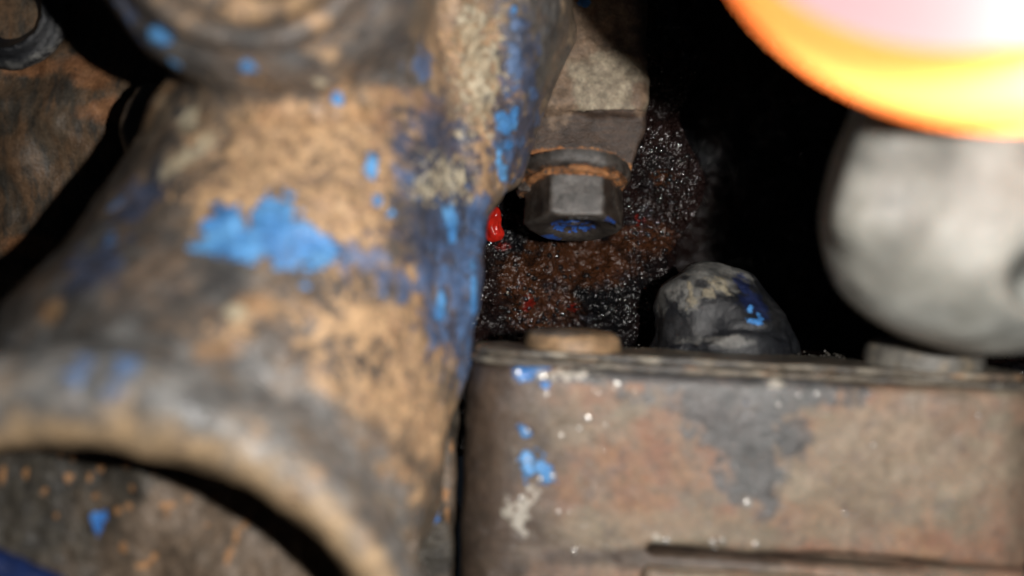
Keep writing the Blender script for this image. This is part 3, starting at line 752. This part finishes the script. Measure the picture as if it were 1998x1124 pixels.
v, f = surface_nets(dome_f, (1.6, 12.6, -1.8), (6.2, 16.6, 1.4), 0.04)
v = v + vnormals(v, f) * (fbm(v, 1.5, 2, 0.5, 33) * 0.24 + fbm(v, 5, 4, 0.6, 34) * 0.02)[:, None]
dome = mesh_obj('crown', v, f, m_dome, droot)
db = bvh_of(v, f)
attr(dome, 'grey', stain_field(v, db, [(1380, 535, 95, 34), (1300, 560, 34, 26, 40), (1420, 530, 50, 24), (1350, 575, 16, 38, -10), (1290, 590, 10, 30), (1340, 660, 30, 10), (1420, 668, 40, 12)]))
attr(dome, 'cream', stain_field(v, db, [(1398, 558, 30, 20), (1352, 590, 10, 14), (1385, 572, 26, 10, 25), (1345, 560, 5, 30)]))
attr(dome, 'dark', stain_field(v, db, [(1372, 555, 15, 10), (1335, 542, 8, 6), (1500, 600, 60, 40, -40), (1300, 640, 60, 30)]))
attr(dome, 'navy', -0.15 + stain_field(v, db, [(1470, 590, 40, 40), (1450, 560, 20, 40)]))
attr(dome, 'blue', stain_field(v, db, [(1475, 628, 17, 6, -15), (1462, 606, 8, 5), (1480, 614, 6, 5), (1466, 600, 5, 5), (1484, 622, 6, 6)]))

# ---------------------------------------------------------------- rusty cover in front
croot = tag(empty('rusty_cover', P(1400, 1100, 12)), 'long box shaped brown rusty cover with dark stain and blue paint spots', 'cover')
ROLL = math.radians(-2.6); YAW = math.radians(-3.0)
ex = np.array([math.cos(ROLL) * math.cos(YAW), math.sin(YAW), math.sin(ROLL)]); ex /= np.linalg.norm(ex)
ez = np.array([-math.sin(ROLL), 0, math.cos(ROLL)]); ez -= ex * ez.dot(ex); ez /= np.linalg.norm(ez)
ey = np.cross(ez, ex)
MC = np.array([ex, ey, ez]).T            # columns are the cover's own axes
OC = P(905, 700, 11.6)                   # top left corner of the front
HX = 4.2
def cover_pt(u, w, y=0.0): return OC + ex * u + ey * y + ez * w
def cover_f(X, Y, Z):
    c = cover_pt(HX, -2.4, 1.0)
    # plan with a wide vertical corner: round the box in plan only, then small edge at the top
    x, y, z = X - c[0], Y - c[1], Z - c[2]
    u = MC[0][0] * x + MC[1][0] * y + MC[2][0] * z
    v_ = MC[0][1] * x + MC[1][1] * y + MC[2][1] * z
    w = MC[0][2] * x + MC[1][2] * y + MC[2][2] * z
    r = 0.80
    qx, qy = np.abs(u) - HX + r, np.abs(v_) - 1.0 + r
    plan = np.sqrt(np.maximum(qx, 0) ** 2 + np.maximum(qy, 0) ** 2) + np.minimum(np.maximum(qx, qy), 0) - r
    d = smax(plan, np.abs(w) - 2.33, 0.22)
    # long groove near the bottom
    g0 = cover_pt(2.85, -2.60, -0.02); g1 = cover_pt(9.6, -2.66, -0.02)
    d = smax(d, -d_cone(X, Y, Z, g0, g1, 0.10, 0.17), 0.04)
    d = smax(d, -d_box(X, Y, Z, cover_pt(6.35, -2.62, 0.0), (3.55, 0.55, 0.055), 0.04, MC), 0.05)
    return d
v, f = surface_nets(cover_f, (-1.2, 10.5, -6.8), (9.4, 14.4, -0.4), 0.05)
n = vnormals(v, f)
v = v + n * (fbm(v, 0.6, 3, 0.5, 41) * 0.12 + fbm(v, 4, 3, 0.5, 44) * 0.022)[:, None]
cov = mesh_obj('shell', v, f, m_cover, croot)
vb = bvh_of(v, f)
attr(cov, 'dark', stain_field(v, vb, [(1440, 750, 170, 46), (1430, 800, 90, 70), (1455, 860, 60, 90), (1470, 930, 42, 60), (1545, 860, 36, 36), (1560, 755, 90, 30), (1240, 725, 130, 18), (1490, 960, 30, 30)]) + 0.06)
attr(cov, 'rust', stain_field(v, vb, [(1370, 820, 34, 40), (1140, 760, 60, 40), (1250, 760, 40, 30), (1580, 820, 24, 26), (1700, 780, 40, 26), (1400, 920, 40, 40), (1300, 900, 60, 90), (1480, 1000, 120, 24), (1780, 1060, 120, 40), (1100, 960, 30, 30), (1600, 1060, 40, 20), (1250, 1000, 60, 60), (1210, 900, 80, 60)]))
attr(cov, 'pale', stain_field(v, vb, [(1620, 960, 160, 90), (1700, 850, 120, 60), (1200, 1050, 160, 60), (1820, 930, 140, 70), (1100, 830, 80, 60), (1350, 1030, 120, 40)]))
attr(cov, 'brown', stain_field(v, vb, [(915, 800, 140, 300), (915, 1050, 130, 300), (955, 900, 70, 300), (960, 740, 60, 90), (1320, 1090, 300, 18)]))  # shade of the turned-away left corner painted dark brown, plus a bottom strip
attr(cov, 'blue', stain_field(v, vb, [(1030, 720, 26, 16), (1060, 716, 14, 8), (1025, 845, 14, 12), (1030, 898, 14, 34), (1056, 912, 20, 22), (1075, 930, 8, 8), (1066, 752, 10, 8), (1020, 735, 14, 10)]))
attr(cov, 'white', stain_field(v, vb, [(1020, 975, 34, 16, 30), (1015, 1015, 14, 28), (990, 1000, 12, 12), (1110, 730, 60, 12), (1290, 1055, 26, 10), (1520, 745, 26, 12)]))

# thin lid plates on top, each one a few millimetres thick
def lid_f(w0, w1, inset, r=0.8, hx=HX, back=1.0):
    def g(X, Y, Z):
        c = cover_pt(HX, (w0 + w1) / 2, back)
        x, y, z = X - c[0], Y - c[1], Z - c[2]
        u = MC[0][0] * x + MC[1][0] * y + MC[2][0] * z
        v_ = MC[0][1] * x + MC[1][1] * y + MC[2][1] * z
        w = MC[0][2] * x + MC[1][2] * y + MC[2][2] * z
        qx, qy = np.abs(u) - (hx + inset) + r, np.abs(v_) - (back + inset) + r
        plan = np.sqrt(np.maximum(qx, 0) ** 2 + np.maximum(qy, 0) ** 2) + np.minimum(np.maximum(qx, qy), 0) - r
        return smax(plan, np.abs(w) - (w1 - w0) / 2, 0.04)
    return g
m_strip = weathered('grimy_grey_steel_edge', ((0.10, 0.083, 0.065), (0.17, 0.145, 0.11), 1.6), [
    dict(n=(3.0, 1.6, 5, (0.5, 1, 1)), bias=-0.15, soft=0.3, c=((0.06, 0.06, 0.06), (0.085, 0.08, 0.075)), rough=0.35, op=0.9),
    dict(n=(4.0, 1.6, 5, (0.4, 1, 1)), bias=-0.35, soft=0.25, c=((0.30, 0.27, 0.21), (0.38, 0.34, 0.27)), rough=0.4, op=0.9),
    dict(n=(3.0, 1.6, 5, (0.5, 1, 1)), bias=-0.45, soft=0.25, c=((0.30, 0.17, 0.09), (0.36, 0.2, 0.1)), rough=0.5, op=0.9),
    ], bump=((6, 0.6), (20, 0.6)), rough=0.42, bdist=0.03)
for nm, w0, w1, ins, bk in (('gasket', -0.07, 0.045, 0.03, 0.99), ('lid_plate', 0.045, 0.16, -0.06, 0.96)):
    v, f = surface_nets(lid_f(w0, w1, ins, back=bk), (-1.4, 10.3, -2.3), (9.8, 14.6, -0.3), 0.04)
    v = v + vnormals(v, f) * (fbm(v, 0.8, 3, 0.5, 51) * 0.04 + fbm(v, 5, 3, 0.5, 54) * 0.03)[:, None]
    mesh_obj(nm, v, f, m_strip, croot)
# lower rim below the groove
def rim_f(X, Y, Z):
    c = cover_pt(6.6, -3.45, 0.3)
    return d_box(X, Y, Z, c, (3.9, 0.55, 0.62), 0.12, MC)
v, f = surface_nets(rim_f, (1.2, 10.0, -6.0), (9.9, 13.5, -2.8), 0.06)
v = v + vnormals(v, f) * (fbm(v, 0.8, 3, 0.5, 61) * 0.10 + fbm(v, 5, 3, 0.5, 64) * 0.03)[:, None]
lr = mesh_obj('lower_rim', v, f, m_cover, croot)
for a in ('dark', 'rust', 'pale', 'brown', 'blue', 'white'): attr(lr, a, np.full(len(v), 0.2 if a == 'pale' else -1.0))

# small shiny flecks added to make glints of the flash
import bmesh
bm = bmesh.new(); random.seed(11)
spots = [(1062, 712, 1.6), (1010, 728, 1.5), (1062, 735, 1.1), (1056, 738, 1), (1147, 817, 1.7), (1205, 750, 1.2), (1095, 850, 1.0), (1130, 838, 1.0), (1066, 770, 1.1), (1460, 983, 2.2), (1078, 930, 1.3), (1053, 936, 1.4), (1030, 897, 1.0), (1120, 1075, 1.3),
         (1300, 1055, 1.5), (1475, 1062, 1.4), (1595, 768, 1.0), (1520, 790, 0.9), (1910, 812, 1.0), (1650, 1003, 1.0), (1028, 842, 1.0), (1090, 1000, 1.0), (1015, 973, 1.5), (1410, 1055, 1.2), (1820, 948, 0.8), (1395, 1068, 1.0), (1390, 1058, 1.4), (1705, 870, 0.8), (1560, 772, 0.8)]
for _ in range(30): spots.append((random.gauss(1120, 80), random.uniform(720, 1080), random.uniform(0.3, 0.6)))
for (px, py, s) in spots:
    hh = vb.ray_cast(Vector((0, 0, 0)), Vector(P(px, py, 1.0)).normalized())
    if hh[0] is None: continue
    ret = bmesh.ops.create_icosphere(bm, subdivisions=2, radius=0.03 * s)
    for q in ret['verts']: q.co.y *= 0.22
    bmesh.ops.translate(bm, verts=ret['verts'], vec=hh[0])
vs = np.array([tuple(q.co) for q in bm.verts]); fs = [tuple(q.index for q in fc.verts) for fc in bm.faces]
bm.verts.index_update(); fs = [tuple(q.index for q in fc.verts) for fc in bm.faces]
bm.free()
tag(mesh_obj('glint_flecks', vs, fs, m_glint, croot), kind='stuff')

# ---------------------------------------------------------------- caps on the cover lid
def cap(name, label, uu, vv, R, H, mat, dark, group):
    c = cover_pt(uu, 0.15, vv)
    seg = 72; prof = [(1.0, -0.4), (1.0, 0.0), (1.0, 0.3), (0.985, 0.55), (0.93, 0.78), (0.82, 0.91), (0.62, 0.975), (0.42, 1.0), (0.2, 1.0), (0.02, 1.0)]
    vs = [];
    for r, hh in prof:
        for i in range(seg):
            t_ = 2 * math.pi * i / seg
            vs.append(c + ex * math.cos(t_) * R * r + ey * math.sin(t_) * R * r + ez * hh * H)
    fs = []
    for j in range(len(prof) - 1):
        for i in range(seg):
            i2 = (i + 1) % seg; fs.append((j * seg + i, j * seg + i2, (j + 1) * seg + i2, (j + 1) * seg + i))
    fs.append(tuple((len(prof) - 1) * seg + i for i in range(seg)))
    vs = wob(np.array(vs), 0.05, 3, 7)
    o = mesh_obj(name, vs, fs, mat)
    hb = bvh = BVHTree.FromPolygons([tuple(p) for p in vs], fs)
    attr(o, 'dark', stain_field(vs, hb, dark))
    tag(o, label, 'bolt cap', group)
    return o
cap('bolt_cap', 'low round tan and brown cap on the left end of the cover lid', 1.58, 0.95, 0.76, 0.32, m_cap, [(1100, 632, 110, 14), (1100, 645, 20, 16), (1080, 650, 60, 8)], 'round caps on the cover lid')
m_cap2 = weathered('grey_worn_cap', ((0.10, 0.095, 0.085), (0.15, 0.14, 0.12), 1.5), [dict(n=(4, 1.4, 5), bias=-0.3, soft=0.3, c=((0.25, 0.19, 0.12), (0.3, 0.24, 0.16)), op=0.7)], bump=((8, 0.5), (25, 0.5)), rough=0.5, bdist=0.02)
cap('bolt_cap', 'low wide grey worn cap on the right end of the cover lid', 6.95, 0.95, 0.84, 0.40, m_cap2, [], 'round caps on the cover lid')

# grime crumbs on the ledge round the plug
bm = bmesh.new(); random.seed(21)
for _ in range(420):
    if random.random() < 0.5: px, py, d = random.gauss(1235, 26), random.gauss(672, 9), random.uniform(13.6, 14.6)
    else: px, py, d = random.gauss(1590, 45), random.gauss(677, 6), random.uniform(13.4, 14.4)
    s = random.uniform(0.012, 0.04)
    ret = bmesh.ops.create_icosphere(bm, subdivisions=1, radius=s)
    for q in ret['verts']: q.co *= random.uniform(0.6, 1.3)
    z = -1.33 + abs(random.gauss(0, 0.09)) * (1 if px < 1400 else 0.5)
    bmesh.ops.translate(bm, verts=ret['verts'], vec=Vector((P(px, py, d)[0], d, z + 0.06)))
bm.verts.index_update()
vs = np.array([tuple(q.co) for q in bm.verts]); fs = [tuple(q.index for q in fc.verts) for fc in bm.faces]; bm.free()
tag(mesh_obj('grime_crumbs', vs, fs, m_crumb, smooth=False), 'loose dark grime crumbs on the ledge around the domed plug', 'grime', kind='stuff')

# ---------------------------------------------------------------- pale housing on the right
hroot = tag(empty('metal_housing', P(1900, 700, 9.8)), 'large pale grey smooth rounded metal housing, out of focus below the glowing fingertip', 'housing')
def house_f(X, Y, Z):
    d = d_box(X, Y, Z, P(2215, 385, 10.1), (S(560, 9.6), 1.5, S(318, 9.6)), 1.3, np.array([[math.cos(0.10), 0, math.sin(0.10)], [0, 1, 0], [-math.sin(0.10), 0, math.cos(0.10)]]))
    d = smin(d, d_ell(X, Y, Z, P(1905, 410, 10.0), (S(280, 9.7), 1.35, S(235, 9.7))), 0.9)
    d = smin(d, d_cone(X, Y, Z, P(1750, 215, 9.3), P(1680, 420, 9.4), 0.26, 0.22), 0.5)
    d = smax(d, -d_cone(X, Y, Z, P(2035, 500, 7.6), P(2035, 580, 10.2), 0.32, 0.32), 0.25)
    return d
v, f = surface_nets(house_f, (2.6, 7.5, -2.2), (11, 12.4, 4.8), 0.07)
v = v + vnormals(v, f) * (fbm(v, 0.7, 3, 0.5, 71) * 0.12)[:, None]
mesh_obj('shell', v, f, m_house, hroot)

# ---------------------------------------------------------------- flash-lit fingertip at the top right, built as a made-up lamp
LC = P(2010, -345, 6.7)
lroot = tag(empty('glowing_fingertip', LC), 'blurred flash-lit fingertip built with a made-up glowing orange rim and pinkish white face above the pale housing', 'fingertip')
def translucent(name, col, mixg=0.25, tcol=None):
    k = NT(name); k.n.remove(k.b)
    out = k.n['Material Output']
    t = k.n.new('ShaderNodeBsdfTranslucent'); t.inputs[0].default_value = (*(tcol or col), 1)
    d = k.n.new('ShaderNodeBsdfDiffuse'); d.inputs[0].default_value = (*col, 1)
    m = k.n.new('ShaderNodeMixShader'); m.inputs[0].default_value = mixg
    k.l.new(t.outputs[0], m.inputs[1]); k.l.new(d.outputs[0], m.inputs[2]); k.l.new(m.outputs[0], out.inputs[0])
    return k.m
m_rim = translucent('orange_translucent_rim', (0.95, 0.31, 0.085))
m_face = translucent('pink_frosted_face', (0.25, 0.16, 0.175), mixg=0.96, tcol=(0.9, 0.74, 0.76))
m_back = plain('dark_back_cover', (0.02, 0.018, 0.016), 0.5)
ln = np.array([-0.05, -1, -0.10]); ln /= np.linalg.norm(ln)
u = np.cross(ln, [0, 0, 1]); u /= np.linalg.norm(u)
if u[0] < 0: u = -u
w = np.cross(ln, u); w = w if w[2] > 0 else -w
PXC = S(1, 6.7)
def ell(t_, inner):
    """outer and inner edge of the rim, both ellipses, in the lamp's own plane"""
    if inner: return u * (math.cos(t_) * 545 - 100) * PXC + w * math.sin(t_) * 432 * PXC
    return u * (math.cos(t_) * 668 + 0) * PXC + w * math.sin(t_) * 590 * PXC
vs = []; fs = []; seg = 140; sub = 24
for i in range(seg):
    t_ = 2 * math.pi * i / seg; o_, i_ = ell(t_, False), ell(t_, True)
    mid, hv = (o_ + i_) / 2, (o_ - i_) / 2
    for j in range(sub):
        q = math.radians(-12 + 204 * j / (sub - 1))
        vs.append(LC + mid + hv * math.cos(q) + ln * 0.15 * math.sin(q))
for i in range(seg):
    for j in range(sub - 1):
        i2, j2 = (i + 1) % seg, j + 1
        fs.append((i * sub + j, i * sub + j2, i2 * sub + j2, i2 * sub + j))
mesh_obj('rim', vs, fs, m_rim, lroot)
m_tube = bpy.data.materials.new('added_tube_glow'); m_tube.use_nodes = True
_b = m_tube.node_tree.nodes['Principled BSDF']; _b.inputs['Emission Color'].default_value = (1, 0.9, 0.75, 1); _b.inputs['Emission Strength'].default_value = 9  # emissive tube added behind the rim to make it glow
vs = []; fs = []
for i in range(seg):
    t_ = 2 * math.pi * i / seg; o_, i_ = ell(t_, False), ell(t_, True); rd = (o_ - i_) / np.linalg.norm(o_ - i_)
    for j in range(6):
        q = 2 * math.pi * j / 6; vs.append(LC + o_ * 0.48 + i_ * 0.52 - ln * 0.13 + (rd * math.cos(q) + ln * math.sin(q)) * 0.05)
for i in range(seg):
    for j in range(6):
        i2, j2 = (i + 1) % seg, (j + 1) % 6
        fs.append((i * 6 + j, i * 6 + j2, i2 * 6 + j2, i2 * 6 + j))
mesh_obj('added_glow_tube', vs, fs, m_tube, lroot)
# lens-like face: shallow dish inside the rim; made-up back shell behind
def dish(rings, mat, name):
    vs = []; fs = []; seg = 96
    for (r, h_, inner) in rings:
        for i in range(seg):
            vs.append(LC + ell(2 * math.pi * i / seg, inner) * r + ln * h_)
    for j in range(len(rings) - 1):
        for i in range(seg):
            i2 = (i + 1) % seg; fs.append((j * seg + i, j * seg + i2, (j + 1) * seg + i2, (j + 1) * seg + i))
    fs.append(tuple((len(rings) - 1) * seg + i for i in range(seg)))
    return mesh_obj(name, vs, fs, mat, lroot)
dish([(1.03, -0.10, True), (0.93, -0.06, True), (0.7, 0.02, True), (0.4, 0.08, True), (0.02, 0.1, True)], m_face, 'lens')
dish([(0.93, -0.30, False), (0.92, -0.7, False), (0.8, -1.3, False), (0.5, -1.7, False), (0.02, -1.8, False)], m_back, 'back_shell')
bd = bpy.data.lights.new('added_bulb', 'POINT'); bd.energy = 1700; bd.shadow_soft_size = 0.3; bd.color = (1, 0.9, 0.8)  # light added inside to whiten the right of the face and rim
bo = bpy.data.objects.new('added_bulb', bd); COL.objects.link(bo); bo.parent = lroot
bo.location = tuple(u * 0.7 - w * 1.35 - ln * 0.8)

# ---------------------------------------------------------------- small things at the left edge
SCN = P(15, 22, 13.6)
proot = tag(empty('pipe_stub', SCN), 'dark round pipe end with a raised grey rim in the top left corner', 'pipe')
def stub_f(X, Y, Z):
    d = d_torus(X, Y, Z, SCN, (0.1, -1, -0.1), S(98, 13.6), 0.12)
    return smin(d, d_cone(X, Y, Z, SCN + np.array([0, 0.3, 0]), SCN + np.array([0.4, 2.4, 0.4]), S(105, 13.6), S(105, 13.6)) + 0.05, 0.05)
def stub2(X, Y, Z):
    return np.maximum(stub_f(X, Y, Z), -(d_ell(X, Y, Z, SCN + np.array([0, -0.5, 0]), (S(88, 13.6), 0.7, S(88, 13.6)))))
v, f = surface_nets(stub2, SCN - np.array([1.6, 1.4, 1.6]), SCN + np.array([2.2, 3.4, 2.2]), 0.05)
v = v + vnormals(v, f) * (fbm(v, 2, 3, 0.5, 81) * 0.07)[:, None]
o = mesh_obj('rim', v, f, m_dome, proot)
for a in ('cream', 'navy', 'blue', 'dark'): attr(o, a, np.full(len(v), -1.0))
attr(o, 'grey', np.where(np.abs(np.hypot(v[:, 0] - SCN[0], v[:, 2] - SCN[2]) - S(108, 13.6)) < 0.08, -0.1, -0.8))
vs = []; fs = []
for i in range(48):
    t_ = 2 * math.pi * i / 48; vs.append(SCN + np.array([math.cos(t_) * S(84, 13.6), 0.12, math.sin(t_) * S(84, 13.6)]))
for i in range(48):
    t_ = 2 * math.pi * i / 48; vs.append(SCN + np.array([math.cos(t_) * S(50, 13.6), 0.06, math.sin(t_) * S(50, 13.6)]))
for i in range(48): fs.append((i, (i + 1) % 48, 48 + (i + 1) % 48, 48 + i))
fs.append(tuple(range(48, 96)))
o = mesh_obj('plug_face', vs, fs, m_block, proot); attr(o, 'rust', np.full(len(vs), -0.3))

def brk_f(X, Y, Z):
    d = d_cone(X, Y, Z, P(-60, 1085, 10.0), P(105, 1150, 10.0), 0.20, 0.20)
    return smin(d, d_box(X, Y, Z, P(-40, 1180, 10.3), (S(120, 10), 0.3, S(60, 10)), 0.1), 0.1)
v, f = surface_nets(brk_f, (-8, 9, -5), (-5, 11.4, -2.6), 0.05)
v = v + vnormals(v, f) * (fbm(v, 2, 3, 0.5, 91) * 0.06)[:, None]
tag(mesh_obj('bracket', v, f, m_darkblue), 'dark blue painted bracket edge in the bottom left corner', 'bracket')

for o in list(COL.objects):
    if '_w' in o: del o['_w']
